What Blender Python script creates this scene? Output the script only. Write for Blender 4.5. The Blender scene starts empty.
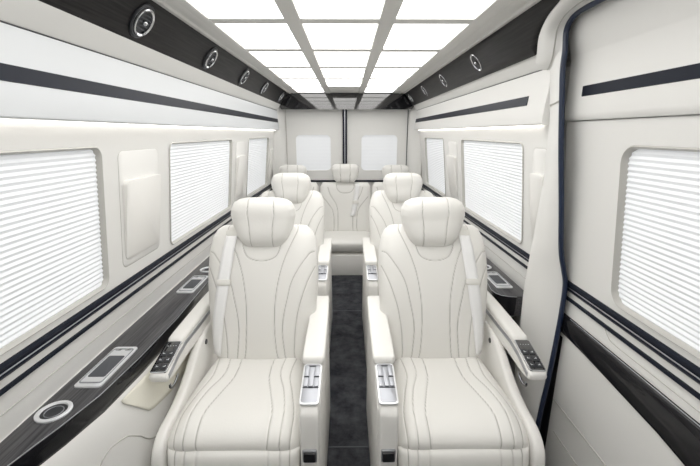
import bpy, bmesh, math, random
import numpy as np
from mathutils import Vector, Matrix
random.seed(4)
SC = bpy.context.scene
COL = SC.collection
PI = math.pi

# ------------------------------------------------------------------ materials
def new_mat(name):
    m = bpy.data.materials.new(name); m.use_nodes = True
    nt = m.node_tree; b = nt.nodes['Principled BSDF']
    return m, nt, b
def simple(name, col, rough=.5, metal=0., coat=0., bump=0., bscale=300., spec=.5, emit=None, es=0.):
    m, nt, b = new_mat(name)
    b.inputs['Base Color'].default_value = (*col, 1)
    b.inputs['Roughness'].default_value = rough
    b.inputs['Metallic'].default_value = metal
    b.inputs['Coat Weight'].default_value = coat
    b.inputs['Coat Roughness'].default_value = .05
    b.inputs['Specular IOR Level'].default_value = spec
    if emit:
        b.inputs['Emission Color'].default_value = (*emit, 1)
        b.inputs['Emission Strength'].default_value = es
    if bump:
        tc = nt.nodes.new('ShaderNodeTexCoord')
        n = nt.nodes.new('ShaderNodeTexNoise'); n.inputs['Scale'].default_value = bscale
        n.inputs['Detail'].default_value = 3
        bp = nt.nodes.new('ShaderNodeBump'); bp.inputs['Strength'].default_value = bump
        bp.inputs['Distance'].default_value = .002
        nt.links.new(tc.outputs['Object'], n.inputs['Vector'])
        nt.links.new(n.outputs['Fac'], bp.inputs['Height'])
        nt.links.new(bp.outputs['Normal'], b.inputs['Normal'])
    return m
def leather(name, col, seamcol):
    m = simple(name, col, .42, bump=.18, bscale=160)
    nt = m.node_tree; b = nt.nodes['Principled BSDF']
    at = nt.nodes.new('ShaderNodeAttribute'); at.attribute_name = 'seam'
    mx = nt.nodes.new('ShaderNodeMix'); mx.data_type = 'RGBA'
    mx.inputs[6].default_value = (*col, 1); mx.inputs[7].default_value = (*seamcol, 1)
    nt.links.new(at.outputs['Fac'], mx.inputs[0]); nt.links.new(mx.outputs[2], b.inputs['Base Color'])
    return m
def wood(name, c1, c2, rough=.22, coat=.8, spec=.5):
    m = simple(name, c1, rough, coat=coat, spec=spec)
    nt = m.node_tree; b = nt.nodes['Principled BSDF']
    tc = nt.nodes.new('ShaderNodeTexCoord'); mp = nt.nodes.new('ShaderNodeMapping')
    mp.inputs['Scale'].default_value = (90, 3, 90)
    n = nt.nodes.new('ShaderNodeTexNoise'); n.inputs['Scale'].default_value = 1.6; n.inputs['Detail'].default_value = 5
    r = nt.nodes.new('ShaderNodeValToRGB')
    r.color_ramp.elements[0].position = .35; r.color_ramp.elements[0].color = (*c1, 1)
    r.color_ramp.elements[1].position = .7; r.color_ramp.elements[1].color = (*c2, 1)
    nt.links.new(tc.outputs['Object'], mp.inputs[0]); nt.links.new(mp.outputs[0], n.inputs['Vector'])
    nt.links.new(n.outputs['Fac'], r.inputs[0]); nt.links.new(r.outputs[0], b.inputs['Base Color'])
    return m
def carpet_mat():
    m = simple('carpet', (.03, .03, .035), .95, bump=.9, bscale=400, spec=.1)
    nt = m.node_tree; b = nt.nodes['Principled BSDF']
    tc = nt.nodes.new('ShaderNodeTexCoord'); n = nt.nodes.new('ShaderNodeTexNoise')
    n.inputs['Scale'].default_value = 9; n.inputs['Detail'].default_value = 6; n.inputs['Roughness'].default_value = .7
    r = nt.nodes.new('ShaderNodeValToRGB')
    r.color_ramp.elements[0].position = .35; r.color_ramp.elements[0].color = (.022, .023, .028, 1)
    r.color_ramp.elements[1].position = .72; r.color_ramp.elements[1].color = (.085, .087, .095, 1)
    nt.links.new(tc.outputs['Object'], n.inputs['Vector']); nt.links.new(n.outputs['Fac'], r.inputs[0])
    nt.links.new(r.outputs[0], b.inputs['Base Color'])
    return m
M = {}
M['leather'] = leather('ivory_leather', (.775, .765, .735), (.38, .365, .335))
M['shell'] = simple('ivory_vinyl', (.79, .78, .755), .45, bump=.1, bscale=200)
M['wall'] = simple('cream_wall_vinyl', (.752, .747, .728), .5, bump=.08, bscale=250)
M['wallw'] = simple('white_cabinet_vinyl', (.69, .71, .73), .45, bump=.05, bscale=250)
M['ceil'] = simple('cream_headlining', (.68, .67, .645), .6, bump=.1, bscale=250)
M['frame'] = simple('grey_window_frame', (.50, .49, .46), .45)
M['wood'] = wood('dark_wood_veneer', (.010, .0095, .010), (.028, .026, .026), .38, 0., .12)
M['woodc'] = wood('dark_grey_wood_veneer', (.03, .03, .033), (.10, .098, .102), .3, .25, .4)
M['gloss'] = simple('black_gloss', (.012, .012, .014), .06, coat=1)
M['navy'] = simple('navy_black_trim', (.009, .012, .022), .4, spec=.15)
M['seal'] = simple('navy_rubber', (.01, .02, .05), .35)
M['dark'] = simple('dark_plastic', (.02, .022, .027), .35)
M['inset'] = simple('dark_grey_pad', (.07, .075, .085), .6)
M['bright'] = simple('bright_satin_chrome', (.86, .87, .89), .35, .55)
M['latch'] = simple('satin_latch_metal', (.40, .41, .44), .42, .9)
M['doorgloss'] = simple('black_door_gloss', (.010, .010, .012), .12, coat=.15, spec=.2)
M['insert'] = simple('warm_cream_perforated_vinyl', (.80, .78, .69), .6, bump=.5, bscale=120)
M['header'] = simple('black_mirror_gloss', (.012, .012, .014), .05, coat=1, spec=1.)
M['chrome'] = simple('chrome', (.62, .63, .65), .16, 1.)
M['silver'] = simple('brushed_silver', (.42, .43, .46), .3, 1.)
M['carpet'] = carpet_mat()
M['belt'] = simple('white_webbing', (.86, .86, .86), .6, bump=.3, bscale=500)
M['plastic'] = simple('ivory_plastic', (.74, .73, .69), .3)
M['blind'] = simple('white_pleated_fabric_glow', (.71, .72, .735), .8, emit=(.92, .96, 1), es=.16)  # faint emission stands in for daylight coming through the fabric
M['lamp'] = simple('light_diffuser', (.9, .9, .9), .5, emit=(1, .985, .96), es=LAMP if 'LAMP' in globals() else 2.3)
M['cove'] = simple('cove_led', (.9, .9, .9), .5, emit=(1, .96, .9), es=2.2)
M['icon'] = simple('white_print', (.75, .78, .8), .5)

# ------------------------------------------------------------------ mesh helpers
def link(o, parent=None):
    COL.objects.link(o)
    if parent: o.parent = parent
    return o
def build(name, verts, faces, mat, parent=None, smooth=True, angle=40, seam=None, recalc=True):
    me = bpy.data.meshes.new(name)
    me.from_pydata([tuple(v) for v in verts], [], [tuple(f) for f in faces])
    if recalc:
        bm = bmesh.new(); bm.from_mesh(me)
        bmesh.ops.recalc_face_normals(bm, faces=bm.faces); bm.to_mesh(me); bm.free()
    if seam is not None:
        a = me.attributes.new('seam', 'FLOAT', 'POINT'); a.data.foreach_set('value', np.asarray(seam, dtype=np.float32))
    me.materials.append(mat)
    if smooth:
        me.polygons.foreach_set('use_smooth', [True]*len(me.polygons))
        try: me.set_sharp_from_angle(angle=math.radians(angle))
        except Exception: pass
    return link(bpy.data.objects.new(name, me), parent)
def from_bm(name, bm, mat, parent=None, smooth=True, angle=40):
    me = bpy.data.meshes.new(name); bmesh.ops.recalc_face_normals(bm, faces=bm.faces)
    bm.to_mesh(me); bm.free(); me.materials.append(mat)
    if smooth:
        me.polygons.foreach_set('use_smooth', [True]*len(me.polygons))
        try: me.set_sharp_from_angle(angle=math.radians(angle))
        except Exception: pass
    return link(bpy.data.objects.new(name, me), parent)
def bevel(bm, w, seg=2):
    if w > 0:
        bmesh.ops.bevel(bm, geom=[e for e in bm.edges if len(e.link_faces) == 2 and e.calc_face_angle(0) > .5],
                        offset=w, segments=seg, profile=.5, affect='EDGES', clamp_overlap=True)
def frame_m(c, ax, ay, az):
    ax, ay, az = Vector(ax).normalized(), Vector(ay).normalized(), Vector(az).normalized()
    m = Matrix.Identity(4)
    for i in range(3): m[i][0], m[i][1], m[i][2], m[i][3] = ax[i], ay[i], az[i], c[i]
    return m
def add_box(bm, size, mtx, bev=0., seg=2):
    t = bmesh.new(); bmesh.ops.create_cube(t, size=1)
    bmesh.ops.scale(t, vec=size, verts=t.verts); bevel(t, bev, seg)
    bmesh.ops.transform(t, matrix=mtx, verts=t.verts)
    me = bpy.data.meshes.new('t'); t.to_mesh(me); t.free(); bm.from_mesh(me); bpy.data.meshes.remove(me)
def box(name, x, y, z, mat, parent=None, bev=0., seg=2):
    bm = bmesh.new()
    add_box(bm, (abs(x[1]-x[0]), abs(y[1]-y[0]), abs(z[1]-z[0])),
            Matrix.Translation(((x[0]+x[1])/2, (y[0]+y[1])/2, (z[0]+z[1])/2)), bev, seg)
    return from_bm(name, bm, mat, parent)
def rrect(w, h, r, n=6):
    r = min(r, w/2-1e-4, h/2-1e-4); out = []
    for cx, cy, a0 in ((w/2-r, h/2-r, 0), (-w/2+r, h/2-r, PI/2), (-w/2+r, -h/2+r, PI), (w/2-r, -h/2+r, 3*PI/2)):
        for i in range(n+1):
            a = a0+PI/2*i/n; out.append((cx+r*math.cos(a), cy+r*math.sin(a)))
    return out
def prism(poly, t, mtx, bev=0., bm=None, seg=2):
    """poly in local xy, thickness t along local +z, starting at z=0"""
    b = bmesh.new()
    lo = [b.verts.new((x, y, 0)) for x, y in poly]; hi = [b.verts.new((x, y, t)) for x, y in poly]
    n = len(poly); b.faces.new(lo[::-1]); b.faces.new(hi)
    for i in range(n): b.faces.new((lo[i], lo[(i+1) % n], hi[(i+1) % n], hi[i]))
    bmesh.ops.recalc_face_normals(b, faces=b.faces)
    if bev:
        es = [e for e in b.edges if (e.verts[0] in hi and e.verts[1] in hi)]
        bmesh.ops.bevel(b, geom=es, offset=bev, segments=seg, profile=.5, affect='EDGES', clamp_overlap=True)
    bmesh.ops.transform(b, matrix=mtx, verts=b.verts)
    if bm is None: return b
    me = bpy.data.meshes.new('t'); b.to_mesh(me); b.free(); bm.from_mesh(me); bpy.data.meshes.remove(me)
    return bm
def ring_poly(poly_o, poly_i, t, mtx):
    b = bmesh.new(); n = len(poly_o)
    A = [b.verts.new((x, y, 0)) for x, y in poly_o]; B = [b.verts.new((x, y, t)) for x, y in poly_o]
    C = [b.verts.new((x, y, t)) for x, y in poly_i]; D = [b.verts.new((x, y, 0)) for x, y in poly_i]
    for i in range(n):
        j = (i+1) % n
        for P, Q in ((A, B), (B, C), (C, D), (D, A)): b.faces.new((P[i], P[j], Q[j], Q[i]))
    bmesh.ops.transform(b, matrix=mtx, verts=b.verts)
    return b
def tube(name, pts, r, mat, parent=None, closed=False, n=8, rx=None, up=None):
    pts = [Vector(p) for p in pts]; N = len(pts); V = []; F = []
    prev = None
    for i, p in enumerate(pts):
        a = pts[(i-1) % N] if (closed or i) else p; c = pts[(i+1) % N] if (closed or i < N-1) else p
        t = (c-a).normalized()
        u = Vector(up) if up else (prev or (Vector((0, 0, 1)) if abs(t.z) < .9 else Vector((1, 0, 0))))
        s = t.cross(u)
        if s.length < 1e-6: s = t.cross(Vector((0, 1, 0)))
        s.normalize(); u = s.cross(t).normalized(); prev = u
        for k in range(n):
            q = 2*PI*k/n; V.append(p+s*math.cos(q)*(rx or r)+u*math.sin(q)*r)
    for i in range(N if closed else N-1):
        j = (i+1) % N
        for k in range(n): F.append((i*n+k, i*n+(k+1) % n, j*n+(k+1) % n, j*n+k))
    if not closed: F.append(tuple(range(n))[::-1]); F.append(tuple((N-1)*n+k for k in range(n)))
    return build(name, V, F, mat, parent, angle=60)
def catmull(pts, m=8):
    P = [np.array(p, float) for p in pts]; P = [2*P[0]-P[1]]+P+[2*P[-1]-P[-2]]; out = []
    for i in range(1, len(P)-2):
        for k in range(m):
            t = k/m
            out.append(.5*((2*P[i])+(-P[i-1]+P[i+1])*t+(2*P[i-1]-5*P[i]+4*P[i+1]-P[i+2])*t*t+(-P[i-1]+3*P[i]-3*P[i+1]+P[i+2])*t**3))
    out.append(P[-2]); return [tuple(o) for o in out]
def torus(bm, R, r, mtx, n=40, k=10):
    vs = []
    for i in range(n):
        a = 2*PI*i/n
        vs.append([bm.verts.new(mtx @ Vector(((R+r*math.cos(2*PI*j/k))*math.cos(a), (R+r*math.cos(2*PI*j/k))*math.sin(a), r*math.sin(2*PI*j/k)))) for j in range(k)])
    for i in range(n):
        for j in range(k): bm.faces.new((vs[i][j], vs[(i+1) % n][j], vs[(i+1) % n][(j+1) % k], vs[i][(j+1) % k]))
def lathe(name, prof, mtx, mat, parent=None, n=40):
    V = []; F = []
    for i in range(n):
        a = 2*PI*i/n
        for r, z in prof: V.append(mtx @ Vector((r*math.cos(a), r*math.sin(a), z)))
    k = len(prof)
    for i in range(n):
        for j in range(k-1): F.append((i*k+j, ((i+1) % n)*k+j, ((i+1) % n)*k+j+1, i*k+j+1))
    return build(name, V, F, mat, parent)
def sweepY(name, prof, ys, mat, parent=None, sx=1, cap=True, smooth=True, closed=True, angle=35):
    """closed profile [(x,z)] extruded along Y"""
    V = []; F = []; n = len(prof)
    for y in ys:
        for x, z in prof: V.append((sx*x, y, z))
    for i in range(len(ys)-1):
        for k in range(n if closed else n-1):
            F.append((i*n+k, i*n+(k+1) % n, (i+1)*n+(k+1) % n, (i+1)*n+k))
    if cap and closed: F.append(tuple(range(n))); F.append(tuple((len(ys)-1)*n+k for k in range(n)))
    return build(name, V, F, mat, parent, smooth, angle)
def rsec(hw, z0, z1, r, n=4):
    h = z1-z0
    return [(x, z+(z0+z1)/2) for x, z in rrect(2*hw, h, r, n)]
def loftY(name, secs, mat, parent=None, r=.012, sx=1, n=4):
    """secs: (y, xc, halfwidth, ztop, zbot) rounded box loft"""
    V = []; F = []; m = 4*(n+1)
    for y, xc, hw, zt, zb in secs:
        rr = min(r, hw*.95, (zt-zb)/2*.95)
        for x, z in rsec(hw, zb, zt, rr, n): V.append((sx*(xc+x), y, z))
    for i in range(len(secs)-1):
        for k in range(m): F.append((i*m+k, i*m+(k+1) % m, (i+1)*m+(k+1) % m, (i+1)*m+k))
    F.append(tuple(range(m))); F.append(tuple((len(secs)-1)*m+k for k in range(m)))
    return build(name, V, F, mat, parent, angle=50)
def grid(name, rows, mat, parent=None, thick=0., kind_closed=False, angle=50):
    """rows: list of rows of points; optional solidify"""
    n = len(rows[0]); V = [p for r in rows for p in r]; F = []
    for i in range(len(rows)-1):
        for k in range(n-1): F.append((i*n+k, i*n+k+1, (i+1)*n+k+1, (i+1)*n+k))
    o = build(name, V, F, mat, parent, angle=angle)
    if thick:
        s = o.modifiers.new('thickness', 'SOLIDIFY'); s.thickness = thick; s.offset = -1
    return o
def label(o, lab, cat, group=None):
    o['label'] = lab; o['category'] = cat
    if group: o['group'] = group
    return o
def empty(name, loc, lab, cat, group=None, rz=0):
    o = bpy.data.objects.new(name, None); COL.objects.link(o); o.location = loc; o.rotation_euler.z = rz
    o.empty_display_size = .05
    return label(o, lab, cat, group)
def struct(o): o['kind'] = 'structure'; return o
def copy_tree(o, parent=None):
    c = o.copy(); COL.objects.link(c)
    if parent: c.parent = parent
    for ch in list(o.children): copy_tree(ch, c)
    return c

# ------------------------------------------------------------------ soft pads with stitched seams
def seam_field(X, Yv, curves, w=.003):
    d = np.full(X.shape, 9.)
    for c in curves:
        c = np.array(catmull(c, 6))
        for a, b in zip(c[:-1], c[1:]):
            ab = b-a; L = (ab**2).sum()
            if L < 1e-12: continue
            t = np.clip(((X-a[0])*ab[0]+(Yv-a[1])*ab[1])/L, 0, 1)
            d = np.minimum(d, np.hypot(X-a[0]-t*ab[0], Yv-a[1]-t*ab[1]))
    return np.exp(-(d/w)**2)
def sym(curves): return curves+[[(-x, y) for x, y in c] for c in curves]
class Pad:
    """closed cushion: spine(v)->(y,z) and normal, half(v), front and back thickness"""
    def __init__(s, spine, half, tf, tb, pu=5., pv=5., extra=None, xc=0., m=1):
        s.sp = catmull(spine, 12); s.h = half; s.tf = tf; s.tb = tb; s.pu = pu; s.pv = pv; s.extra = extra; s.xc = xc; s.m = m
        P = np.array(s.sp); d = np.r_[0, np.cumsum(np.hypot(*np.diff(P, axis=0).T))]
        s.L = d[-1]; s.d = d/d[-1]; s.P = P
    def at(s, u, v, front=True, lift=0.):
        u = np.asarray(u, float); v = np.asarray(v, float)
        y = np.interp(v, s.d, s.P[:, 0]); z = np.interp(v, s.d, s.P[:, 1])
        e = .03; va = np.clip(v-e, 0, 1); vb = np.clip(v+e, 0, 1)
        ty = np.interp(vb, s.d, s.P[:, 0])-np.interp(va, s.d, s.P[:, 0]); tz = np.interp(vb, s.d, s.P[:, 1])-np.interp(va, s.d, s.P[:, 1])
        l = np.hypot(ty, tz); ty /= l; tz /= l
        ny, nz = -tz, ty
        hv = np.interp(v, [a for a, b in s.h], [b for a, b in s.h])
        x = u*hv
        w = 2*v-1
        k = np.power(np.clip(1-np.abs(u)**s.pu, 0, 1), 1/2.2)*np.power(np.clip(1-np.abs(w)**s.pv, 0, 1), 1/2.2)
        if front:
            t = s.tf*k
            if s.extra is not None: t = t+s.extra(x, v)*k
            t = t+lift
        else: t = -s.tb*k
        return x, y+ny*t, z+nz*t, ny, nz, k
    def build(s, name, mat, parent, nu=100, nv=110, curves=(), depth=.0035, w=.0026, even=.55):
        a = np.linspace(-1, 1, nu); U = even*a+(1-even)*np.sin(a*PI/2)
        b = np.linspace(-1, 1, nv); W = even*b+(1-even)*np.sin(b*PI/2); Vv = (W+1)/2
        U[0], U[-1] = -1, 1; Vv[0], Vv[-1] = 0, 1
        UU, VV = np.meshgrid(U, Vv)
        x, y, z, ny, nz, k = s.at(UU, VV)
        sm = np.zeros_like(x)
        if curves:
            sm = seam_field(x, VV*s.L, curves, w)*(k > .05)
            y = y-ny*sm*depth; z = z-nz*sm*depth
            sm = seam_field(x, VV*s.L, curves, w*.6)*(k > .05)
        F3 = np.stack([s.m*(x+s.xc), y, z], -1).reshape(-1, 3)
        bu = UU[::4, ::4]; 
        xb, yb, zb, *_ = s.at(UU, VV, False)
        B3 = np.stack([s.m*(xb+s.xc), yb, zb], -1)
        idx = np.arange(nu*nv).reshape(nv, nu); bidx = idx.copy()
        inner = np.zeros((nv, nu), bool); inner[1:-1, 1:-1] = True
        bidx[inner] = nu*nv+np.arange(inner.sum())
        verts = np.vstack([F3, B3[inner]])
        q = lambda I: np.stack([I[:-1, :-1], I[:-1, 1:], I[1:, 1:], I[1:, :-1]], -1).reshape(-1, 4)
        faces = np.vstack([q(idx), q(bidx)[:, ::-1]])
        seam = np.r_[sm.reshape(-1), np.zeros(inner.sum())]
        o = build(name, verts.tolist(), faces.tolist(), mat, parent, seam=seam, angle=80)
        return o

# ------------------------------------------------------------------ camera
F_PX = 380.
TH = math.atan(100/F_PX); YAW = math.atan(3/F_PX)
cam = bpy.data.cameras.new('camera'); cam.sensor_width = 36; cam.lens = F_PX/700*36; cam.clip_start = .02
co = bpy.data.objects.new('camera', cam); COL.objects.link(co)
co.location = (0, 0, 1.5); co.rotation_euler = (PI/2-TH, 0, -YAW)
SC.camera = co

# ------------------------------------------------------------------ room shell
Y0, Y1, YC = -.7, 4.57, 4.45        # front, rear doors, rear end of the cabinets
def xw(z): return .83+(1.455-z)*.105

f = struct(box('floor', (-.95, .95), (Y0, 4.7), (-.04, 0), M['carpet']))
bm = bmesh.new()
for y in (1.545, 3.03): add_box(bm, (1.3, .007, .003), Matrix.Translation((0, y, .0012)))
struct(from_bm('trim_carpet_seam', bm, M['inset']))

c = struct(box('ceiling', (-.62, .62), (Y0, 4.6), (1.935, 1.98), M['ceil']))
# ceiling grid: beams between the light panels (slightly proud of the headlining)
XL = [(-.535, -.243), (-.180, .128), (.191, .497)]
YR = [(-.495+.55*i, -.495+.55*i+.485) for i in range(0, 9)]
bm = bmesh.new()
for x0, x1 in ((-.59, -.535), (-.243, -.180), (.128, .191), (.497, .56)):
    add_box(bm, (x1-x0, YC-Y0+.02, .014), Matrix.Translation(((x0+x1)/2, (Y0+YC)/2, 1.932)), .003)
for i in range(len(YR)-1):
    y0, y1 = YR[i][1], YR[i+1][0]
    add_box(bm, (1.04, y1-y0, .012), Matrix.Translation((-.02, (y0+y1)/2, 1.933)), .003)
add_box(bm, (1.04, .05, .012), Matrix.Translation((-.02, YR[-1][1]+.025, 1.933)), .003)
struct(from_bm('trim_ceiling_grid', bm, M['ceil']))
colname = ['left column', 'centre column', 'right column']
rowname = ['unseen row added for light behind the camera', 'unseen row added for light behind the camera', 'row above the frame', 'row nearest the camera in view', 'second row from the camera', 'third row from the camera',
           'fourth row from the camera', 'fifth row from the camera', 'last row before the rear header']
mod = None
for ci, (x0, x1) in enumerate(XL):
    for ri, (y0, y1) in enumerate(YR):  # the rows behind the camera are unseen, added only to light the room
        if ri == 8 and ci == 1:
            # blank cover with a small switch housing in place of the last centre light
            bm = bmesh.new(); add_box(bm, (x1-x0-.004, y1-y0-.004, .012), Matrix.Translation(((x0+x1)/2, (y0+y1)/2, 1.932)), .003)
            add_box(bm, (.19, .10, .01), Matrix.Translation(((x0+x1)/2, y0+.08, 1.924)), .003)
            o = label(from_bm('ceiling_cover', bm, M['ceil']), 'plain cream ceiling cover in the centre column just before the black rear header', 'ceiling cover')
            continue
        o = box('ceiling_light', (x0+.002, x1-.002), (y0+.002, y1-.002), (1.929, 1.936), M['lamp'], None, .002)
        label(o, 'glowing white ceiling light panel, %s, %s' % (colname[ci], rowname[ri]), 'ceiling light', 'glowing ceiling light panels')

def panel_pt(t, s=1): # dark wood cove panel, t 0 top..1 bottom
    return (.63+.12*t, 1.907-.107*t)
PROF_CORN = [(.56, 1.96), (.56, 1.926), (.59, 1.922), (.60, 1.926), (.615, 1.926), (.622, 1.920), (.640, 1.922), (.650, 1.930), (.68, 1.96)]
PROF_PANEL = [(.648, 1.93), (.693, 1.8675), (.738, 1.805), (.78, 1.82), (.69, 1.95)]
PROF_STRIP = [(.736, 1.806), (.741, 1.798), (.762, 1.770), (.783, 1.747), (.80, 1.745), (.85, 1.80), (.80, 1.84)]
PROF_CAB = [(.781, 1.742), (.779, 1.735), (.776, 1.70), (.7735, 1.655), (.768, 1.608), (.764, 1.545), (.766, 1.536), (.772, 1.532), (.84, 1.535), (.85, 1.742)]
PROF_BAND = [(.7733, 1.652), (.7703, 1.651), (.7657, 1.614), (.768, 1.613), (.785, 1.613), (.785, 1.652)]
def side_top(sx, side, y0, y1):
    struct(sweepY('trim_cornice_'+side, PROF_CORN, (Y0, YC), M['ceil'], sx=sx))
    struct(sweepY('trim_wood_cove_'+side, PROF_PANEL, (y0, YC), M['wood'], sx=sx))
    struct(sweepY('trim_cream_strip_'+side, PROF_STRIP, (y0, YC), M['wall'], sx=sx))
    struct(sweepY('trim_cabinet_'+side, PROF_CAB, (y0, YC), M['wallw' if sx < 0 else 'wall'], sx=sx))
side_top(-1, 'left', Y0, YC)
struct(sweepY('trim_black_band_left', PROF_BAND, (Y0, YC-.03), M['navy'], sx=-1))
# ---- right side
struct(sweepY('trim_cornice_right', PROF_CORN, (Y0, YC), M['ceil']))
struct(sweepY('trim_cream_strip_right', PROF_STRIP, (1.57, YC), M['wall']))
struct(sweepY('trim_cabinet_right', PROF_CAB, (1.545, YC), M['wall']))
struct(sweepY('trim_black_band_right', PROF_BAND, (1.70, YC-.03), M['navy']))


# seam line above the cabinets (shadow gap)
for sx, y0 in ((-1, Y0), (1, 1.56)):
    struct(tube('trim_cabinet_gap', [(sx*.7825, y0, 1.7445), (sx*.7825, YC, 1.7445)], .0022, M['dark']))

# ---- window wall sheets with rounded openings
def sheet(name, outer, holes, fn, mat, jamb=.03, nrm=None):
    """outer polygon & rounded-rect holes (y0,y1,z0,z1,r) in (y,z); fn maps (y,z,depth)->xyz"""
    bm = bmesh.new(); es = []
    def loop(pts):
        vs = [bm.verts.new(fn(a, b, 0)) for a, b in pts]
        return vs, [bm.edges.new((vs[i], vs[(i+1) % len(vs)])) for i in range(len(vs))]
    _, e = loop(outer); es += e
    hl = []
    for (a0, a1, b0, b1, r) in holes:
        pts = [((a0+a1)/2+x, (b0+b1)/2+y) for x, y in rrect(a1-a0, b1-b0, r, 8)]
        vs, e = loop(pts); es += e; hl.append((vs, pts))
    bmesh.ops.triangle_fill(bm, edges=es, use_beauty=True, use_dissolve=False)
    for vs, pts in hl:
        back = [bm.verts.new(fn(a, b, jamb)) for a, b in pts]; n = len(vs)
        for i in range(n):
            bm.faces.new((vs[i], vs[(i+1) % n], back[(i+1) % n], back[i]))
    return from_bm(name, bm, mat, angle=30)
def side_fn(sx):
    return lambda y, z, d: (sx*(xw(z)+d), y, z)
ZT, ZB = 1.455, .955
def pleats(name, fn, a0, a1, z0, z1, parent=None, pitch=.0162, depth=.0040, base=.012):
    n = int((z1-z0)/pitch*2); rows = []
    for i in range(n+1):
        z = z0+(z1-z0)*i/n; d = base+(depth if i % 2 else 0)
        rows.append([fn(a0, z, d), fn(a1, z, d)])
    V = [p for r in rows for p in r]; F = []
    for i in range(n): F.append((2*i, 2*i+1, 2*i+3, 2*i+2))
    o = build(name, V, F, M['blind'], parent, smooth=False)
    s = o.modifiers.new('thickness', 'SOLIDIFY'); s.thickness = .001
    return o
wn = [0]
def side_window(sx, y0, y1, lab, r=.035):
    wn[0] += 1; fn = side_fn(sx)
    A = (y1-y0); B = ZT-ZB; cy, cz = (y0+y1)/2, (ZT+ZB)/2
    # grey frame bead lining the opening
    po, pi = rrect(A+.006, B+.006, r, 8), rrect(A-.014, B-.014, r-.005, 8)
    bm = bmesh.new(); n = len(po); L = []
    for poly, d in ((po, -.002), (rrect(A-.002, B-.002, r, 8), -.006), (pi, .004), (pi, .032)):
        L.append([bm.verts.new(fn(cy+x, cz+y, d)) for x, y in poly])
    for a, b in zip(L[:-1], L[1:]):
        for i in range(n): bm.faces.new((a[i], a[(i+1) % n], b[(i+1) % n], b[i]))
    o = struct(from_bm('window_%d' % wn[0], bm, M['frame'], angle=50))
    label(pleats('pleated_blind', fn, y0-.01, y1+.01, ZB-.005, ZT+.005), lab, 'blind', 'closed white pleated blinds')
LW = [(.22, 1.315), (1.825, 2.83), (3.30, 4.16)]
RW = [(1.825, 2.83), (3.35, 4.16)]
hl = [(a, b, ZB, ZT, .035) for a, b in LW]; hr = [(a, b, ZB, ZT, .035) for a, b in RW]
ZB2 = .70
struct(sheet('wall_left', [(Y0, ZB2), (4.6, ZB2), (4.6, 1.54), (Y0, 1.54)], hl, side_fn(-1), M['wall']))
struct(sheet('wall_right', [(1.56, ZB2), (4.6, ZB2), (4.6, 1.54), (1.56, 1.54)], hr, side_fn(1), M['wall']))
for (a, b), l in zip(LW, ('large white pleated blind in the nearest left window, cut by the frame', 'white pleated blind in the middle left window beside the front chair', 'narrow white pleated blind in the rearmost left window')):
    side_window(-1, a, b, l)
for (a, b), l in zip(RW, ('white pleated blind in the right window just behind the door pillar', 'narrow white pleated blind in the rearmost right window')):
    side_window(1, a, b, l)

# belt trims
def belt(sx, side, y0, y1):
    struct(tube('trim_belt_highlight_'+side, [(sx*(xw(.908)-.0085), y0, .906), (sx*(xw(.908)-.0085), y1, .906)], .0018, M['silver']))  # thin silver line paints in the gloss highlight along the band
    o = sweepY('trim_belt_upper_'+side, [(xw(.93)+.005, .932), (xw(.93)-.005, .929), (xw(.92)-.010, .921), (xw(.91)-.006, .910), (xw(.905)-.006, .903), (xw(.90)-.010, .897), (xw(.89)-.005, .889), (xw(.88)+.005, .886)], (y0, y1), M['navy'], sx=sx)
    struct(o)
    o = sweepY('trim_belt_lower_'+side, [(xw(.86)+.005, .863), (xw(.86)-.006, .861), (xw(.85)-.007, .849), (xw(.84)+.005, .846)], (y0, y1), M['navy'], sx=sx)
    struct(o)
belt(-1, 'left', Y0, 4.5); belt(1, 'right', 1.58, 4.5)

# cove lights under the cabinets
for sx, y0, l in ((-1, Y0, 'thin glowing cove light strip under the left overhead cabinet'), (1, 1.62, 'thin glowing cove light strip under the right overhead cabinet')):
    label(box('cove_light', (sx*.797, sx*.812), (y0+.02, 4.4), (1.525, 1.5315), M['cove']), l, 'light strip')

# pockets/panels between the windows
def wall_pocket(sx, y0, y1, z0, z1, lab, zi=None):
    fn = side_fn(sx); r = empty('wall_pocket', fn((y0+y1)/2, z0, 0), lab, 'wall panel', 'pale rounded wall panels between the windows')
    loc = Vector(r.location)
    def P(a, b, d): return Vector(fn(a, b, d))-loc
    cy, cz = (y0+y1)/2, (z0+z1)/2; w, h = y1-y0, z1-z0
    def plate(name, w, h, rr, cy, cz, d0, d1, mat, inset=.004, bulge=0):
        bm = bmesh.new(); n = None; L = []
        for poly, d in ((rrect(w, h, rr), d0), (rrect(w, h, rr), d1+inset*.6), (rrect(w-inset*2, h-inset*2, rr-inset*.5), d1)):
            row = []
            for x, y in poly:
                t = (y+h/2)/h; row.append(bm.verts.new(P(cy+x, cz+y, d-(bulge*t if d != d0 else 0))))
            L.append(row)
        n = len(L[0])
        for a, b in zip(L[:-1], L[1:]):
            for i in range(n): bm.faces.new((a[i], a[(i+1) % n], b[(i+1) % n], b[i]))
        bm.faces.new(L[-1])
        return from_bm(name, bm, mat, r)
    plate('gap', w+.005, h+.005, .03, cy, cz, .002, -.0006, M['frame'], .0006)
    plate('back_plate', w, h, .028, cy, cz, .002, -.0022, M['wall'], .002)
    iw, ih = w*.90, h*.70
    plate('pocket_front', iw, ih, .022, cy, z0+h*.06+ih/2, -.003, -.007, M['shell'], .004, .018)
    return r
wall_pocket(-1, 1.415, 1.715, .985, 1.435, 'pale rounded pocket panel on the left wall between the two nearest windows')
wall_pocket(-1, 2.94, 3.19, .985, 1.435, 'narrow pocket panel on the left wall beside the rearmost left window')
wall_pocket(-1, 4.25, 4.42, .985, 1.435, 'small pocket panel at the rear end of the left wall')
wall_pocket(1, 1.60, 1.73, .985, 1.435, 'slim pocket panel partly hidden behind the right door pillar')
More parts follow.
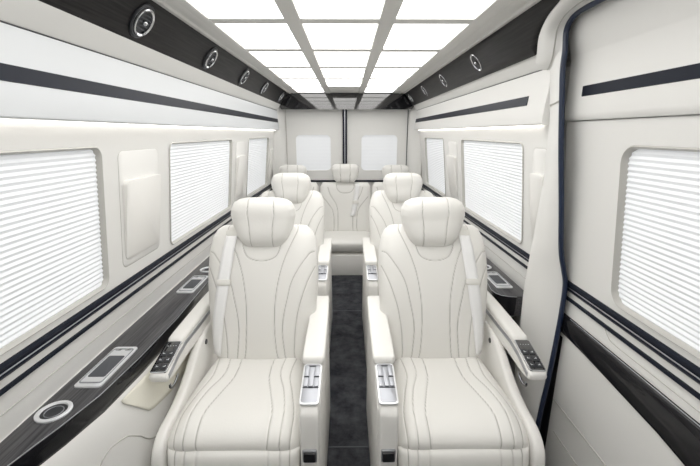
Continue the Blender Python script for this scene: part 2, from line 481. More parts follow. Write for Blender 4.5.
wall_pocket(1, 2.95, 3.21, .985, 1.435, 'narrow pocket panel on the right wall between its two windows')

# lower side walls: follow the console edge
def xo(y):
    return float(np.interp(y, [-.7, .5, .7, .8, .87, 1.0, 1.2, 1.5, 1.9], [.88, .87, .83, .805, .785, .757, .742, .736, .752]))
ys = [Y0, .3, .5, .6, .7, .8, .87, .93, 1.0, 1.1, 1.2, 1.35, 1.5, 1.9, 3, 3.84]
for sx, side, yy in ((-1, 'left', ys), (1, 'right', [y for y in ys if y > 1.75]+[])):
    if side == 'right': yy = [1.72]+yy
    rows = []
    for z, d in ((.722, -.17), (.72, -.09), (.672, -.03), (.668, .004), (.655, .012), (.60, .022), (.50, .033), (.30, .036), (.29, .040), (.285, .036), (.0, .036)):
        rows.append([(sx*(xo(y)-d), y, z-(.037 if side == 'right' and z > .5 else 0)) for y in yy])
    g = grid('trim_lower_wall_'+side, rows, M['wall'])
    struct(g)
# raised curved seam on the near lower left wall
struct(tube('trim_lower_seam_left', catmull([(-.775, .86, .43), (-.743, .931, .533), (-.740, .949, .545), (-.736, .974, .553), (-.729, 1.005, .55), (-.726, 1.031, .541), (-.724, 1.052, .53), (-.717, 1.097, .488), (-.710, 1.17, .415), (-.706, 1.4, .30)], 8), .0024, M['frame']))
rows = []
for k in range(9):
    row = []
    for y in np.linspace(1.066, 1.62, 24):
        zb = float(np.interp(y, [1.066, 1.167, 1.30, 1.62], [.645, .531, .505, .505])); z = .656+(zb-.656)*k/8
        d = float(np.interp(z, [.3, .5, .6, .655, .668], [.036, .033, .022, .012, .004]))
        row.append((-(xo(y)-d-.003), float(y), z))
    rows.append(row)
struct(grid('trim_lower_insert', rows, M['insert'], thick=.003))

# window-sill crease on the lower part of the upper wall
for sx, y0 in ((-1, Y0), (1, 1.6)):
    struct(tube('trim_wall_crease', [(sx*(xw(.79)-.0005), y0, .79), (sx*(xw(.79)-.0005), 4.4, .79)], .0018, M['frame']))

# ------------------------------------------------------------------ consoles
def console(sx, y0, y1, thick, lab, items, near_curve):
    r = empty('side_console', (sx*.80, y0, .66), lab, 'console')
    loc = Vector(r.location); T = Matrix.Translation(-loc)
    zt = .73
    if near_curve:
        outer = [(y, xo(y)) for y in (.5, .6, .7, .8, .87, .93, 1.0, 1.1, 1.2, 1.35, 1.5, 1.9)]+[(y1-.15, .752), (y1-.04, .76), (y1, .79)]
    else:
        outer = [(y0, .83), (y0+.006, .79), (y0+.02, .762), (y0+.045, .745), (y0+.09, .737), (1.9, .752), (y1-.15, .752), (y1-.04, .76), (y1, .79)]
    poly = [(outer[0][1] if near_curve else .90, outer[0][0])] if False else []
    poly = [(.895, outer[0][0])]+[(x, y) for y, x in outer]+[(.895, outer[-1][0])]
    poly = [(sx*x, y) for x, y in poly]
    bm = prism(poly, thick, T @ Matrix.Translation((0, 0, zt-thick)), 0)
    top = [e for e in bm.edges if all(abs(v.co.z+loc.z-zt) < 1e-5 for v in e.verts)]
    bmesh.ops.bevel(bm, geom=top, offset=.004, segments=2, profile=.5, affect='EDGES', clamp_overlap=True)
    from_bm('console_body', bm, M['woodc'], r, angle=30)
    # glossy fascia along the aisle side
    F = [(sx*(x-.002), y) for y, x in outer]; rows = []
    for z, d in ((zt-.010, 0), (zt-.006, .0015), (zt-.012, .002), (zt-thick+.004, .004), (zt-thick, .001)):
        rows.append([tuple(Vector((X-sx*d, Y, z))-loc) for X, Y in F])
    g = grid('fascia', rows, M['doorgloss'], r)
    tube('edge_highlight', [tuple(Vector((X-sx*.0005, Y, zt-.003))-loc) for X, Y in F], .0014, M['silver'], r)  # silver line drawn for the light caught by the top edge
    up = (0, 0, 1)
    for it in items:
        k = it[0]
        if k == 'cup':
            _, x, y, R = it; m = T @ Matrix.Translation((sx*x, y, zt))
            h = lathe('cup_holder', [(R, 0), (R, .004), (R-.003, .006), (R-.010, .006), (R-.012, .003), (R-.013, -.002)], m, M['bright'], r)
            lathe('cup_well', [(R-.012, .0015), (R-.0135, .002), (R-.02, .0008), (.0005, .0008)], m, M['dark'], h)
            bm = bmesh.new(); torus(bm, R*.52, .0012, m @ Matrix.Translation((0, 0, .0015))); from_bm('well_ring', bm, M['silver'], h)
        elif k == 'tray':
            _, x, y, w, l = it
            m = frame_m(Vector((sx*x, y, zt))-loc, (1, 0, 0), (0, 1, 0), up)
            t = from_bm('device_tray', prism(rrect(w, l, .012), .006, m, .002), M['bright'], r)
            from_bm('phone_pad', prism(rrect(w*.66, l*.52, .006), .002, m @ Matrix.Translation((0, -l*.03, .0055)), .0008), M['inset'], t)
            from_bm('tray_rim', ring_poly(rrect(w*.86, l*.86, .01), rrect(w*.80, l*.82, .008), .0025, m @ Matrix.Translation((0, 0, .0055))), M['silver'], t)
            bm = bmesh.new()
            for q in (-.2, .2): add_box(bm, (w*.22, .012, .004), m @ Matrix.Translation((w*q, l*.40, .007)), .0015)
            from_bm('tray_catch', bm, M['chrome'], t)
        elif k == 'switch':
            _, x, y, w, l = it
            m = frame_m(Vector((sx*x, y, zt))-loc, (1, 0, 0), (0, 1, 0), up)
            t = from_bm('switch_panel', prism(rrect(w, l, .01), .004, m, .001), M['gloss'], r)
            for q in (-.26, .08):
                for p in (-.22, .22):
                    from_bm('button', prism(rrect(w*.32, l*.24, .004), .003, m @ Matrix.Translation((w*p, l*q, .0038)), .001), M['silver' if q > 0 else 'inset'], t)
    return r
console(-1, .5, 3.7, .068, 'long dark wood veneer side console along the left wall',
        [('cup', .837, .925, .045), ('tray', .815, 1.145, .085, .23), ('tray', .81, 1.87, .085, .23), ('cup', .81, 2.09, .045), ('switch', .81, 2.30, .085, .16),
         ('tray', .81, 2.75, .085, .23), ('cup', .81, 2.99, .045), ('switch', .81, 3.2, .085, .16)], True)
console(1, 1.705, 3.7, .105, 'dark wood veneer side console along the right wall behind the door pillar',
        [('tray', .81, 1.92, .085, .23), ('cup', .81, 2.125, .045), ('switch', .81, 2.32, .085, .16), ('tray', .81, 2.80, .085, .23), ('cup', .81, 3.02, .045), ('switch', .81, 3.2, .085, .16)], False)

# ------------------------------------------------------------------ rear end
def rear_fn(y, z, d): return (y, Y1+d, z)
for nme, x0, x1, hx0, hx1, wl in (('door_1', -.72, -.048, -.60, -.186, 'left'), ('door_2', .0, .70, .165, .595, 'right')):
    struct(sheet(nme, [(x0, .0), (x1, .0), (x1, 1.80), (x0, 1.80)], [(hx0, hx1, 1.065, 1.483, .055)], rear_fn, M['wall']))
    wn[0] += 1
    A, B, cx, cz = hx1-hx0, .418, (hx0+hx1)/2, 1.274
    bm = ring_poly(rrect(A+.006, B+.006, .058), rrect(A-.010, B-.010, .05), .03, frame_m((cx, Y1+.026, cz), (1, 0, 0), (0, 0, 1), (0, -1, 0)))
    struct(from_bm('window_%d' % wn[0], bm, M['wall'], angle=30))
    label(pleats('pleated_blind', rear_fn, hx0-.01, hx1+.01, 1.06, 1.49, depth=.0012), 'small white pleated blind in the %s rear door window' % wl, 'blind', 'closed white pleated blinds')
struct(box('trim_door_split', (-.050, .002), (Y1-.03, Y1+.03), (0, 1.78), M['navy'], None, .008))
struct(box('trim_door_split_bead', (-.029, -.019), (Y1-.036, Y1-.028), (0, 1.77), M['silver']))
struct(box('trim_rear_sill', (-.74, .74), (Y1-.03, Y1+.01), (.935, .955), M['navy'], None, .004))
struct(box('wall_back', (-1.0, 1.0), (Y1+.06, Y1+.10), (-.02, 2.0), M['wall']))
for sx in (-1, 1):
    e = .0 if sx < 0 else .0
    V = [(sx*.705, Y1-.005), (sx*.73, Y1-.05), (sx*.79, Y1-.10), (sx*.86, Y1-.12), (sx*.90, Y1+.03), (sx*.705, Y1+.03)]
    bm = prism(V, 1.80, Matrix.Identity(4)); struct(from_bm('trim_rear_pillar', bm, M['wall']))
    struct(box('trim_rear_door_gap', (sx*.70, sx*.706), (Y1-.012, Y1+.01), (.95, 1.79), M['navy' if sx > 0 else 'frame']))
# black gloss header over the rear doors
V = [(-.66, 1.936), (.66, 1.936), (.76, 1.80), (.73, 1.755), (-.73, 1.755), (-.76, 1.80)]
bm = prism(V, .11, frame_m((0, YC+.12, 0), (1, 0, 0), (0, 0, 1), (0, -1, 0)))
struct(from_bm('trim_rear_header', bm, M['header'], smooth=False))
# outer shell, and a bounce wall added behind the camera
struct(box('wall_outer_left', (-1.0, -.96), (Y0, 4.7), (-.02, 2.0), M['wall']))
struct(box('wall_outer_right', (.96, 1.0), (Y0, 4.7), (-.02, 2.0), M['wall']))
struct(box('ceiling_outer', (-1.0, 1.0), (Y0, 4.7), (1.99, 2.02), M['wall']))
struct(box('wall_front_bounce', (-.95, .95), (Y0-.05, Y0), (0, 1.98), M['wall']))  # unseen wall, added to close the room and bounce light

# ------------------------------------------------------------------ right side: door pillar, door seal, arch and sliding door
seal_pts = [(.738, .1, 1.884), (.738, .7, 1.884), (.739, 1.0, 1.882), (0.74, 1.246, 1.877), (0.743, 1.324, 1.878), (0.746, 1.387, 1.87), (0.749, 1.422, 1.839), (.751, 1.418, 1.776), (.753, 1.42, 1.713), (.76, 1.412, 1.613), (.775, 1.40, 1.44),
            (.803, 1.40, 1.25), (.832, 1.405, 1.06), (.853, 1.405, .98), (.866, 1.40, .915), (.868, 1.40, .80), (.864, 1.40, .66), (.855, 1.40, .48), (.836, 1.39, .30), (.82, 1.385, .0)]
SP = catmull(seal_pts, 6)
struct(tube('trim_door_seal', SP, .0105, M['seal'], n=10, rx=.0095))
# pillar (floor to cabinet)
def seal_at(z):
    P = [p for p in SP if p[1] > 1.37]; P = sorted(P, key=lambda p: p[2])
    Z = [p[2] for p in P]; return float(np.interp(z, Z, [p[0] for p in P])), float(np.interp(z, Z, [p[1] for p in P]))
rows = []
for z in np.linspace(0, 1.775, 60):
    lx = float(np.interp(z, [0, .36, .81, 1.0, 1.32, 1.55, 1.78], [.80, .80, .80, .80, .795, .785, .765]))
    ly = float(np.interp(z, [0, .36, .81, 1.0, 1.32, 1.55, 1.78], [1.56, 1.57, 1.585, 1.57, 1.53, 1.525, 1.54]))
    bx, by = seal_at(z)
    q = catmull([(.905, ly+.10), (.84, ly+.055), (lx+.012, ly+.025), (lx-.003, ly-.01), (.5*lx+.5*bx-.012, .45*ly+.55*by), (bx-.004, by+.014), (bx+.010, by+.012)], 5)
    rows.append([(a, b, z) for a, b in q])
struct(grid('trim_door_pillar', rows, M['wall']))
struct(tube('trim_pillar_seam', [(.755, 1.415, 1.612), (.752, 1.445, 1.604), (.762, 1.49, 1.602), (.778, 1.52, 1.60)], .0026, M['frame']))
# arch moulding over the door
A = catmull([(.783, 1.66, 1.748), (.768, 1.655, 1.766), (.755, 1.636, 1.782), (.741, 1.603, 1.801), (.707, 1.53, 1.848), (.683, 1.442, 1.881), (.668, 1.35, 1.902), (.656, 1.22, 1.919), (.650, .9, 1.927), (.650, .1, 1.927)], 8)
rows = []
for y in [YC]+[p[1] for p in A]:
    ax_ = min(.739, float(np.interp(y, [p[1] for p in A][::-1], [p[0] for p in A][::-1]))) if y < A[0][1] else .739
    ax_ = max(ax_, .650)
    rows.append([(.645+(ax_+.004-.645)*k/4, y, 1.805+(.738-(.645+(ax_+.004-.645)*k/4))*1.389) for k in range(5)])
struct(grid('trim_wood_cove_right', rows, M['wood'], thick=.01))
B = catmull([(.784, 1.56, 1.735), (.772, 1.51, 1.73), (.764, 1.47, 1.735), (.757, 1.435, 1.75), (.751, 1.418, 1.776), (0.749, 1.422, 1.839), (0.746, 1.387, 1.87), (0.743, 1.324, 1.878), (0.74, 1.246, 1.877), (.739, .95, 1.882), (.738, .1, 1.884)], 8)
rows = []
for i_, (a, b) in enumerate(zip(A, B)):
    a, b = Vector(a), Vector(b); row = []; fd = min(1, i_/26); fd = fd*fd*(3-2*fd)
    n = Vector((-.75, 0, -.66))
    for k in range(11):
        t = k/10; p = a.lerp(b, t); p = p+n*(.022*fd*math.sin(PI*min(1, t*1.25+.0))**.8 if t < .8 else 0)+n*.002
        row.append(tuple(p))
    rows.append([tuple(a-n*.02)]+row)
struct(grid('trim_door_arch', rows, M['wall']))
struct(tube('trim_arch_crease', [r_[8] for r_ in rows[2:]], .0022, M['frame']))

# sliding door panel
dfn = side_fn(1)
DY0, DY1 = Y0, 1.47
bm = bmesh.new()
d3 = sheet('door_3', [(DY0, .85), (DY1, .85), (DY1, 1.54), (DY0, 1.54)], [(.12, 1.16, ZB, ZT+.008, .05)], dfn, M['wall'])
struct(d3)
struct(box('trim_door_lower_panel', (xw(.85), xw(.85)+.02), (DY0, 1.408), (0, .68), M['wall']))
struct(box('trim_door_middle_panel', (xw(.85), xw(.85)+.02), (DY0, DY1), (.68, .851), M['wall']))
struct(box('trim_door_edge_shadow_gap', (.925, .94), (1.36, 1.62), (0, .70), M['dark']))
wn[0] += 1
A_, B_ = 1.16-.12, ZT+.008-ZB; po = rrect(A_+.006, B_+.006, .05, 8); pi = rrect(A_-.014, B_-.014, .045, 8); bm = bmesh.new(); L = []
for poly, d in ((po, -.002), (rrect(A_-.002, B_-.002, .05, 8), -.007), (pi, .006), (pi, .032)):
    L.append([bm.verts.new(dfn((1.16+.12)/2+x, (ZT+.008+ZB)/2+y, d)) for x, y in poly])
for a, b in zip(L[:-1], L[1:]):
    for i in range(len(a)): bm.faces.new((a[i], a[(i+1) % len(a)], b[(i+1) % len(a)], b[i]))
struct(from_bm('window_%d' % wn[0], bm, M['frame'], angle=50))
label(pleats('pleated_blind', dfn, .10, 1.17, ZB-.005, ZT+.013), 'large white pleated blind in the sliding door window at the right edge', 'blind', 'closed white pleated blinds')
# upper padded part of the door, the step and the black stripe
UP = [(.764, 1.93), (.772, 1.88), (.786, 1.80), (.798, 1.763), (.800, 1.755), (.801, 1.70), (.802, 1.65), (.802, 1.60), (.803, 1.565), (.806, 1.551), (.812, 1.543), (.86, 1.540), (.86, 1.93)]
struct(sweepY('trim_door_upper', UP, (DY0, 1.46), M['wall']))
struct(sweepY('trim_door_stripe', [(.804, 1.655), (.7995, 1.653), (.7995, 1.621), (.804, 1.619), (.82, 1.619), (.82, 1.655)], (DY0, 1.365), M['navy']))
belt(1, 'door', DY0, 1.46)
XD = xw(.85)
# dark armrest panel of the door, widening toward the camera
rows = []
for y in (DY0, .4, .7, .9, 1.1, 1.25, 1.46):
    zb = float(np.interp(y, [-.7, .65, .8, 1.365], [.60, .625, .66, .705])); zt = float(np.interp(y, [-.7, .6, 1.365], [.785, .785, .782]))
    rows.append([(XD+.004, y, zt+.004), (XD-.010, y, zt), (XD-.016, y, zt-.012), (XD-.012, y, zb+.02), (XD-.006, y, zb), (XD+.004, y, zb-.002)])
struct(grid('trim_door_dark_panel', rows, M['doorgloss']))
struct(tube('trim_door_panel_edge', [(XD-.008, y, z+.003) for y, z in ((DY0, .785), (.6, .785), (1.365, .782))], .0016, M['silver']))
struct(tube('trim_door_lower_seam', [(XD-.001, DY0, .40), (XD-.001, 1.40, .385)], .0025, M['frame']))
struct(tube('trim_door_lower_seam_two', [(XD-.001, DY0, .24), (XD-.001, 1.365, .25)], .0025, M['frame']))
struct(tube('trim_door_belt_crease', catmull([(XD-.0005, DY0, .815), (XD-.0005, .9, .815), (XD-.0005, 1.12, .815), (XD-.0005, 1.16, .825), (XD-.0005, 1.18, .842)], 6), .0016, M['frame']))

# ------------------------------------------------------------------ air vents
def air_vent(sx, y, lab):
    n = Vector((-sx*.81, 0, -.584)).normalized(); az = n; ay = Vector((0, 1, 0)); ax = ay.cross(az)
    c = Vector((sx*.692, y, 1.866))
    r = empty('air_vent', c, lab, 'air vent', 'round chrome-ringed air vents')
    m = frame_m((0, 0, 0), ax, ay, az) @ Matrix.Scale(1.12, 4)
    lathe('outer_rim', [(.054, -.004), (.054, .003), (.050, .006), (.045, .004)], m, M['dark'], r)
    lathe('chrome_ring', [(.045, .003), (.044, .010), (.041, .012), (.036, .009), (.034, -.004)], m, M['chrome'], r)
    lathe('vent_bowl', [(.035, .003), (.030, .0005), (.0005, .0002)], m, M['dark'], r)
    bm = bmesh.new()
    for q in (-.022, -.011, 0, .011, .022):
        w = 2*math.sqrt(.034**2-q*q); add_box(bm, (.0016, w, .006), m @ Matrix.Translation((q, 0, .004)) @ Matrix.Rotation(.5, 4, 'Y'), .0004)
    from_bm('vent_slats', bm, M['inset'], r)
    bm = bmesh.new(); bmesh.ops.create_uvsphere(bm, u_segments=16, v_segments=10, radius=.008, matrix=m @ Matrix.Translation((0, .0, .010)))
    from_bm('vent_knob', bm, M['chrome'], r)
for y, l in zip((1.43, 2.09, 2.74, 3.38, 4.2), ('largest and nearest round air vent on the left overhead wood panel', 'second air vent from the camera on the left overhead panel', 'third air vent from the camera on the left overhead panel',
                                               'fourth air vent from the camera on the left overhead panel', 'rearmost tiny air vent on the left overhead panel')):
    air_vent(-1, y, l)
for y, l in zip((2.17, 2.88, 3.56, 4.3), ('largest and nearest round air vent on the right overhead wood panel', 'second air vent from the camera on the right overhead panel', 'third air vent from the camera on the right overhead panel', 'rearmost tiny air vent on the right overhead panel')):
    air_vent(1, y, l)

# ------------------------------------------------------------------ captain chairs (inner = aisle side = +x for m=1)
YB = 1.40
def chair(m, lab):
    r = empty('captain_chair', (-.40 if m > 0 else .41, YB, 0), lab, 'chair', 'ivory leather captain chairs')
    S = Matrix.Diagonal((m, 1, 1, 1))
    def yz_prism(name, poly, x0, x1, mat, par=r, bev=.01):
        # polygon in (y,z) extruded in x
        b = bmesh.new(); n = len(poly)
        lo = [b.verts.new((m*x0, y-YB, z)) for y, z in poly]; hi = [b.verts.new((m*x1, y-YB, z)) for y, z in poly]
        b.faces.new(lo[::-1]); b.faces.new(hi)
        for i in range(n): b.faces.new((lo[i], lo[(i+1) % n], hi[(i+1) % n], hi[i]))
        bmesh.ops.recalc_face_normals(b, faces=b.faces); bevel(b, bev, 3)
        return from_bm(name, b, mat, par, angle=45)
    def bx(name, x, y, z, mat, par=r, bev=.004):
        return box(name, (m*x[0], m*x[1]), (y[0]-YB, y[1]-YB), z, mat, par, bev)
    bx('base', (-.235, .24), (1.12, 1.80), (0, .42), M['shell'], bev=.02)
    # outer side shell, sweeping up to the armrest pivot
    sh = catmull([(1.055, .30), (1.052, .40), (1.075, .455), (1.13, .487), (1.22, .50), (1.32, .53), (1.42, .585), (1.50, .625), (1.60, .645), (1.75, .65), (1.82, .60)], 4)
    b = yz_prism('side_shell', [(1.055, .0)]+sh+[(1.84, .0)], -.272, -.234, M['shell'], bev=.012)
    lathe('shell_plug', [(.012, 0), (.011, .003), (.0005, .003)], frame_m((m*-.234, 1.53-YB, .595), (0, 1, 0), (0, 0, 1), (m, 0, 0)), M['dark'], b, 20)
    # inner console box with armrest
    ib = yz_prism('armrest_box', [(1.065, 0), (1.052, .56), (1.058, .600), (1.078, .622), (1.27, .655), (1.5, .675), (1.76, .685), (1.80, .66), (1.82, 0)], .240, .304, M['shell'], bev=.010)
    yz_prism('side_seam', [(1.11, .05), (1.10, .585), (1.27, .63), (1.5, .65), (1.75, .655), (1.76, .05)], .300, .3065, M['shell'], ib, bev=.003)
    rec = bx('footrest_button', (.252, .292), (1.040, 1.062), (.425, .463), M['gloss'], bev=.004)
    bx('button_bezel', (.248, .296), (1.047, 1.062), (.420, .468), M['silver'], rec, .003)
    secs = []
    for y, hw, zt in ((1.258, .030, .672), (1.261, .0385, .682), (1.270, .0425, .687), (1.32, .0430, .691), (1.45, .0428, .699), (1.60, .042, .707), (1.72, .040, .712), (1.765, .036, .710), (1.78, .026, .700)):
        secs.append((y-YB, .272, hw, zt, .655+.06*(y-1.262)))
    loftY('armrest_pad', secs, M['leather'], r, .009, m)
    # silver latch plate in front of the pad
    tv = Vector((0, .193, .033)).normalized(); up = Vector((0, -tv.z, tv.y))
    pc = Vector((m*.272, 1.165-YB, .642))
    fm = frame_m(pc, (1, 0, 0), tv, up)
    pl = from_bm('latch_plate', prism(rrect(.068, .186, .014), .006, fm, .002), M['bright'], ib)
    from_bm('plate_inlay', prism(rrect(.056, .172, .010), .0015, fm @ Matrix.Translation((0, 0, .0056)), .0005), M['latch'], pl)
    for dx, dy, w, l, h in ((-.019, .052, .015, .050, .004), (.019, .052, .015, .050, .004), (-.019, .0, .015, .040, .004), (.019, .0, .015, .040, .004), (0, .02, .017, .085, .007)):
        from_bm('latch_tile', prism(rrect(w, l, .003), h, fm @ Matrix.Translation((dx, dy, .007)), .001), M['latch'], pl)
    bm = bmesh.new()
    for dy in (.078, .0255, -.024): add_box(bm, (.056, .003, .002), fm @ Matrix.Translation((0, dy, .0075)))
    from_bm('plate_gap', bm, M['dark'], pl)
    # cushion
    cc = sym([[(.075, .40), (.07, .30), (.10, .19), (.123, .12), (.122, .02)], [(.13, .40), (.118, .30), (.148, .20), (.168, .12), (.165, .02)], [(.185, .40), (.162, .29), (.185, .18), (.203, .10), (.198, .02)]])
    cc = [[(x, .47-y*1.03) for x, y in c] for c in cc]
    sp = [(1.60-YB, .455), (1.50-YB, .455), (1.35-YB, .45), (1.22-YB, .447), (1.14-YB, .436), (1.104-YB, .405)]
    # v runs rear -> front; normal must point up: build with spine front->rear
    sp = sp[::-1]
    cc = [[(x, .50-y) for x, y in c] for c in cc]
    P = Pad(sp, [(0, .228), (.05, .236), (.2, .241), (.5, .232), (1, .20)], .058, .05, 7, 9, lambda x, v: .012*np.exp(-((np.abs(x)-.17)/.05)**2), m=m, xc=-.002)
    cur = sym([[(.122, .0), (.124, .10), (.10, .20), (.072, .32), (.075, .46)], [(.165, .0), (.169, .10), (.15, .21), (.118, .33), (.128, .46)], [(.198, .0), (.205, .09), (.187, .19), (.162, .31), (.178, .46)]])
    P2 = P; P2.pad_dir = 1
    seat = make_flip(P2, 'seat_cushion', r, 150, 130, cur, P.L)
    # leg rest below the cushion
    Lp = Pad([(1.045-YB, .10), (1.075-YB, .28), (1.102-YB, .434)][:], [(0, .212), (.1, .226), (1, .232)], .035, .02, 9, 12, m=m, xc=.002)
    Lp.build('leg_rest', M['leather'], r, 120, 60, sym([[(.122, 0), (.122, Lp.L)], [(.165, 0), (.165, Lp.L)], [(.198, 0), (.198, Lp.L)]]))
    # backrest
    def ex(x, v): return .022*np.exp(-((np.abs(x)-.20)/.06)**2)*np.clip(.95-v, 0, 1)+.012*np.exp(-((v-.30)/.22)**2)*np.exp(-(x/.10)**2)
    bsp = [(1.57-YB, .455), (1.60-YB, .62), (1.645-YB, .80), (1.705-YB, .96), (1.765-YB, 1.075)]
    Bp = Pad(bsp, [(0, .203), (.1, .219), (.35, .243), (.62, .254), (.80, .252), (.90, .241), (.96, .224), (1, .195)], .062, .062, 6, 13, ex, m=m, xc=.012)
    h = Bp.L
    cv = sym([[(.155, 1*h), (.158, .93*h), (.108, .76*h), (.078, .60*h), (.063, .40*h), (.068, .15*h), (.085, 0)],
              [(.238, .80*h), (.21, .77*h), (.145, .62*h), (.118, .48*h), (.098, .30*h), (.105, .12*h), (.118, 0)],
              [(.242, .70*h), (.20, .56*h), (.165, .38*h), (.150, .15*h), (.158, 0)]])
    cv.append([(-.088, .93*h), (-.086, .84*h), (-.066, .765*h), (-.024, .735*h), (.024, .735*h), (.066, .765*h), (.086, .84*h), (.088, .93*h)])
    Bp.build('backrest', M['leather'], r, 170, 190, cv)
    # headrest
    Hp = Pad([(1.682-YB, .990), (1.692-YB, 1.05), (1.708-YB, 1.13), (1.702-YB, 1.218)], [(0, .072), (.07, .094), (.2, .115), (.45, .137), (.66, .147), (.8, .143), (.9, .130), (.96, .108), (1, .075)], .070, .05, 4., 3.4, m=m, xc=.018)
    q = Hp.L
    Hp.build('headrest', M['leather'], r, 100, 80, sym([[(.048, 0), (.050, .3*q), (.058, .7*q), (.056, q)]]))
    bx('headrest_post', (-.03, .05), (1.74, 1.77), (.93, 1.06), M['silver'], bev=.008)
    # seat belt over the outer side of the backrest
    def strip(name, pts, hw, lift, par, mat, lift2=.002):
        rows = []
        for u, v in pts:
            row = []
            for k in (-1, -.5, 0, .5, 1):
                du = k*hw/.24
                x, y, z, ny, nz, kk = Bp.at(u+du, v, True, lift)
                row.append((m*(float(x)+Bp.xc), float(y), float(z)))
            rows.append(row)
        o = grid(name, rows, mat, par)
        s = o.modifiers.new('thickness', 'SOLIDIFY'); s.thickness = .0025; s.offset = 0
        return o
    N = 24
    path = [(-.56-.14*t-.22*t*t, .905-.80*t) for t in np.linspace(0, 1, N)]
    bl = strip('seat_belt', path, .025, .012, r, M['belt'])
    def at(u, v, l):
        x, y, z, ny, nz, kk = Bp.at(u, v, True, l); return Vector((m*(float(x)+Bp.xc), float(y), float(z))), Vector((0, float(ny), float(nz)))
    p, n = at(path[0][0]+.02, .915, .008); tt = n.cross(Vector((1, 0, 0)))
    from_bm('belt_guide', prism(rrect(.070, .030, .012), .014, frame_m(p-n*.006, (1, 0, 0), tt, n), .004), M['plastic'], bl)
    p, n = at(path[9][0]+.01, path[9][1], .008); tt = n.cross(Vector((1, 0, 0)))
    b = prism(rrect(.062, .028, .008), .010, frame_m(p-n*.001, (1, 0, 0), tt, n), .003)
    prism(rrect(.034, .034, .006), .012, frame_m(p-n*.001-abs(1)*Vector((0, 0, .026)), (1, 0, 0), tt, n), .003, b)
    tg = from_bm('belt_tongue', b, M['plastic'], bl)
    # outer armrest: body, silver strip, pad, switch panel, handle
    body = [(1.172, -.272, .020, .664, .650), (1.177, -.272, .031, .671, .643), (1.19, -.2725, .0335, .676, .635), (1.23, -.276, .034, .682, .624), (1.30, -.282, .033, .692, .616), (1.38, -.283, .031, .700, .616),
            (1.50, -.278, .030, .704, .622), (1.65, -.272, .030, .712, .630), (1.80, -.268, .030, .715, .630), (1.82, -.268, .022, .708, .64)]
    ob = loftY('outer_armrest', [(y-YB, x, w, zt, zb) for y, x, w, zt, zb in body], M['shell'], r, .016, m)
    st = [(y-YB, x+w-.001, .003, zt-.010, zt-.027) for y, x, w, zt, zb in body[2:-1]]
    loftY('silver_strip', st, M['silver'], ob, .002, m)
    pad = [(1.345, -.281, .020, .702, .68), (1.349, -.282, .028, .710, .68), (1.365, -.2825, .0315, .716, .682), (1.40, -.282, .032, .719, .69), (1.52, -.277, .031, .728, .695), (1.66, -.272, .031, .736, .70), (1.78, -.269, .030, .738, .70), (1.80, -.268, .02, .728, .70)]
    loftY('outer_armrest_pad', [(y-YB, x, w, zt, zb) for y, x, w, zt, zb in pad], M['leather'], r, .014, m)
    t0, t1 = Vector((m*-.2725, 1.183-YB, .674)), Vector((m*-.282, 1.350-YB, .7005)); tv = (t1-t0).normalized(); xa = Vector((1, 0, 0)); xa = (xa-tv*xa.dot(tv)).normalized(); nn = xa.cross(tv)
    fm = frame_m((t0+t1)/2, xa, tv, nn)
    L_ = (t1-t0).length
    sw = from_bm('switch_panel', prism(rrect(.060, L_, .010), .005, fm, .0015), M['chrome'], ob)
    g = from_bm('panel_face', prism(rrect(.053, L_-.008, .008), .0015, fm @ Matrix.Translation((0, 0, .0045)), .0005), M['gloss'], sw)
    for i, q in enumerate((-.058, -.024, .010)):
        for p in (-.0125, .0125):
            from_bm('button', prism(rrect(.022, .027, .003), .0018, fm @ Matrix.Translation((p, q, .0058)), .0006), M['dark'], sw)
    bm = bmesh.new()
    for q in (-.058, -.024, .010):
        for p in (-.0125, .0125):
            T = fm @ Matrix.Translation((p, q, .0078))
            add_box(bm, (.0085, .0018, .0005), T); add_box(bm, (.0018, .0075, .0005), T @ Matrix.Translation((.003*(1 if p > 0 else -1), .002, 0)))
    for p in (-.014, -.004, .006, .016): add_box(bm, (.004, .002, .0005), fm @ Matrix.Translation((p, .054, .0064)))
    from_bm('button_icons', bm, M['icon'], sw)
    hp = [(m*(-.2725+.036+.004*math.sin(a)), 1.215-YB+.030*math.cos(a), .624+.022*math.sin(a)) for a in np.linspace(PI, 2*PI, 12)]
    tube('recline_handle', hp, .0045, M['dark'], ob)
    tube('handle_trim', [(x+m*.003, y, z+.006) for x, y, z in hp], .0025, M['silver'], ob)
    return r
def make_flip(P, name, r, nu, nv, cur, L):
    return P.build(name, M['leather'], r, nu, nv, cur)
# (spine runs front -> rear; flip the normal for upward facing cushions)
_at = Pad.at
def at2(s, u, v, front=True, lift=0.):
    x, y, z, ny, nz, k = _at(s, u, v, front, lift)
    return x, y, z, ny, nz, k
left = chair(1, 'front left ivory leather captain chair, nearest the long side console')
right = chair(-1, 'front right ivory leather captain chair beside the sliding door pillar')
DY = 1.10
l2 = copy_tree(left); l2.location = (-.43, YB+DY, 0); l2['label'] = 'second row left ivory captain chair, partly hidden behind the front left chair'
r2 = copy_tree(right); r2.location = (.43, YB+DY, 0); r2['label'] = 'second row right ivory captain chair, partly hidden behind the front right chair'

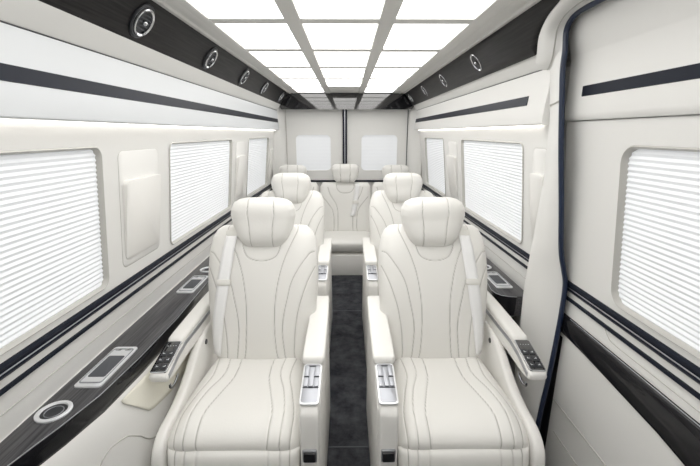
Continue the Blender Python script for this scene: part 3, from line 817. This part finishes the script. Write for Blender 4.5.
# ------------------------------------------------------------------ rear bench
b = empty('rear_bench', (-.02, 3.88, 0), 'three-seat ivory leather rear bench below the rear door windows', 'bench seat')
def bb(name, x, y, z, mat, bev=.01, par=b): return box(name, x, (y[0]-3.88, y[1]-3.88), z, mat, par, bev)
bb('base', (-.80, .80), (3.88, 4.45), (0, .235), M['shell'])
for i, xc in enumerate((-.561, 0, .561)):
    hw = .262 if i != 1 else .299
    P = Pad([(3.86-3.88, .325), (3.93-3.88, .345), (4.1-3.88, .35), (4.3-3.88, .355)], [(0, hw-.01), (.2, hw), (1, hw)], .055, .09, 9, 9, xc=xc)
    P.build('seat_cushion', M['leather'], b, 60, 40)
    P = Pad([(4.30-3.88, .36), (4.34-3.88, .60), (4.40-3.88, .95)], [(0, hw), (.7, hw), (.92, hw-.01), (1, hw-.04)], .07, .05, 8, 10, xc=xc)
    h = P.L
    cur = sym([[(.20, h*.9), (.17, h*.75), (.10, h*.55), (.085, h*.3), (.09, 0)], [(.26, h*.72), (.20, h*.6), (.145, h*.45), (.13, h*.2), (.14, 0)]])
    cur.append([(-.10, .97*h), (-.095, .88*h), (-.05, .80*h), (.05, .80*h), (.095, .88*h), (.10, .97*h)])
    P.build('backrest', M['leather'], b, 110, 110, cur, w=.005)
    if i == 1: CB = P
    hx = xc if i == 1 else (xc-.03 if i == 0 else xc+.01)
    hz = 0 if i == 1 else -.012
    P = Pad([(4.325-3.88, .955+hz), (4.34-3.88, 1.05+hz), (4.335-3.88, 1.165+hz)], [(0, .09), (.08, .112), (.25, .133), (.5, .152), (.7, .158), (.85, .150), (.95, .128), (1, .09)], .055, .04, 4.2, 3.6, xc=hx)
    P.build('headrest', M['leather'], b, 50, 40, sym([[(.05, 0), (.055, P.L*.5), (.055, P.L)]]), w=.005)
rows = []
for t in np.linspace(0, 1, 20):
    row = []
    for k in (-1, 0, 1):
        x, y, z, *_ = CB.at(.50-.22*t+k*.085, .97-.62*t, True, .012); row.append((float(x), float(y), float(z)))
    rows.append(row)
sb = grid('seat_belt', rows, M['belt'], b); s = sb.modifiers.new('t', 'SOLIDIFY'); s.thickness = .003; s.offset = 0
x, y, z, ny, nz, k = CB.at(.40, .62, True, .010)
from_bm('belt_tongue', prism(rrect(.07, .04, .008), .014, frame_m((float(x), float(y), float(z)), (1, 0, 0), (0, .1, 1), (0, -1, .1)), .003), M['plastic'], sb)

# ------------------------------------------------------------------ world & view
w = bpy.data.worlds.new('world'); SC.world = w; w.use_nodes = True
w.node_tree.nodes['Background'].inputs[0].default_value = (.8, .9, 1, 1); w.node_tree.nodes['Background'].inputs[1].default_value = 1.
vs = SC.view_settings; vs.view_transform = 'Standard'; vs.look = 'None'; vs.exposure = 0.5; vs.gamma = 1.0; vs.use_curve_mapping = False
SC.cycles.max_bounces = 12; SC.cycles.diffuse_bounces = 8; SC.cycles.glossy_bounces = 5
SC.cycles.use_denoising = True
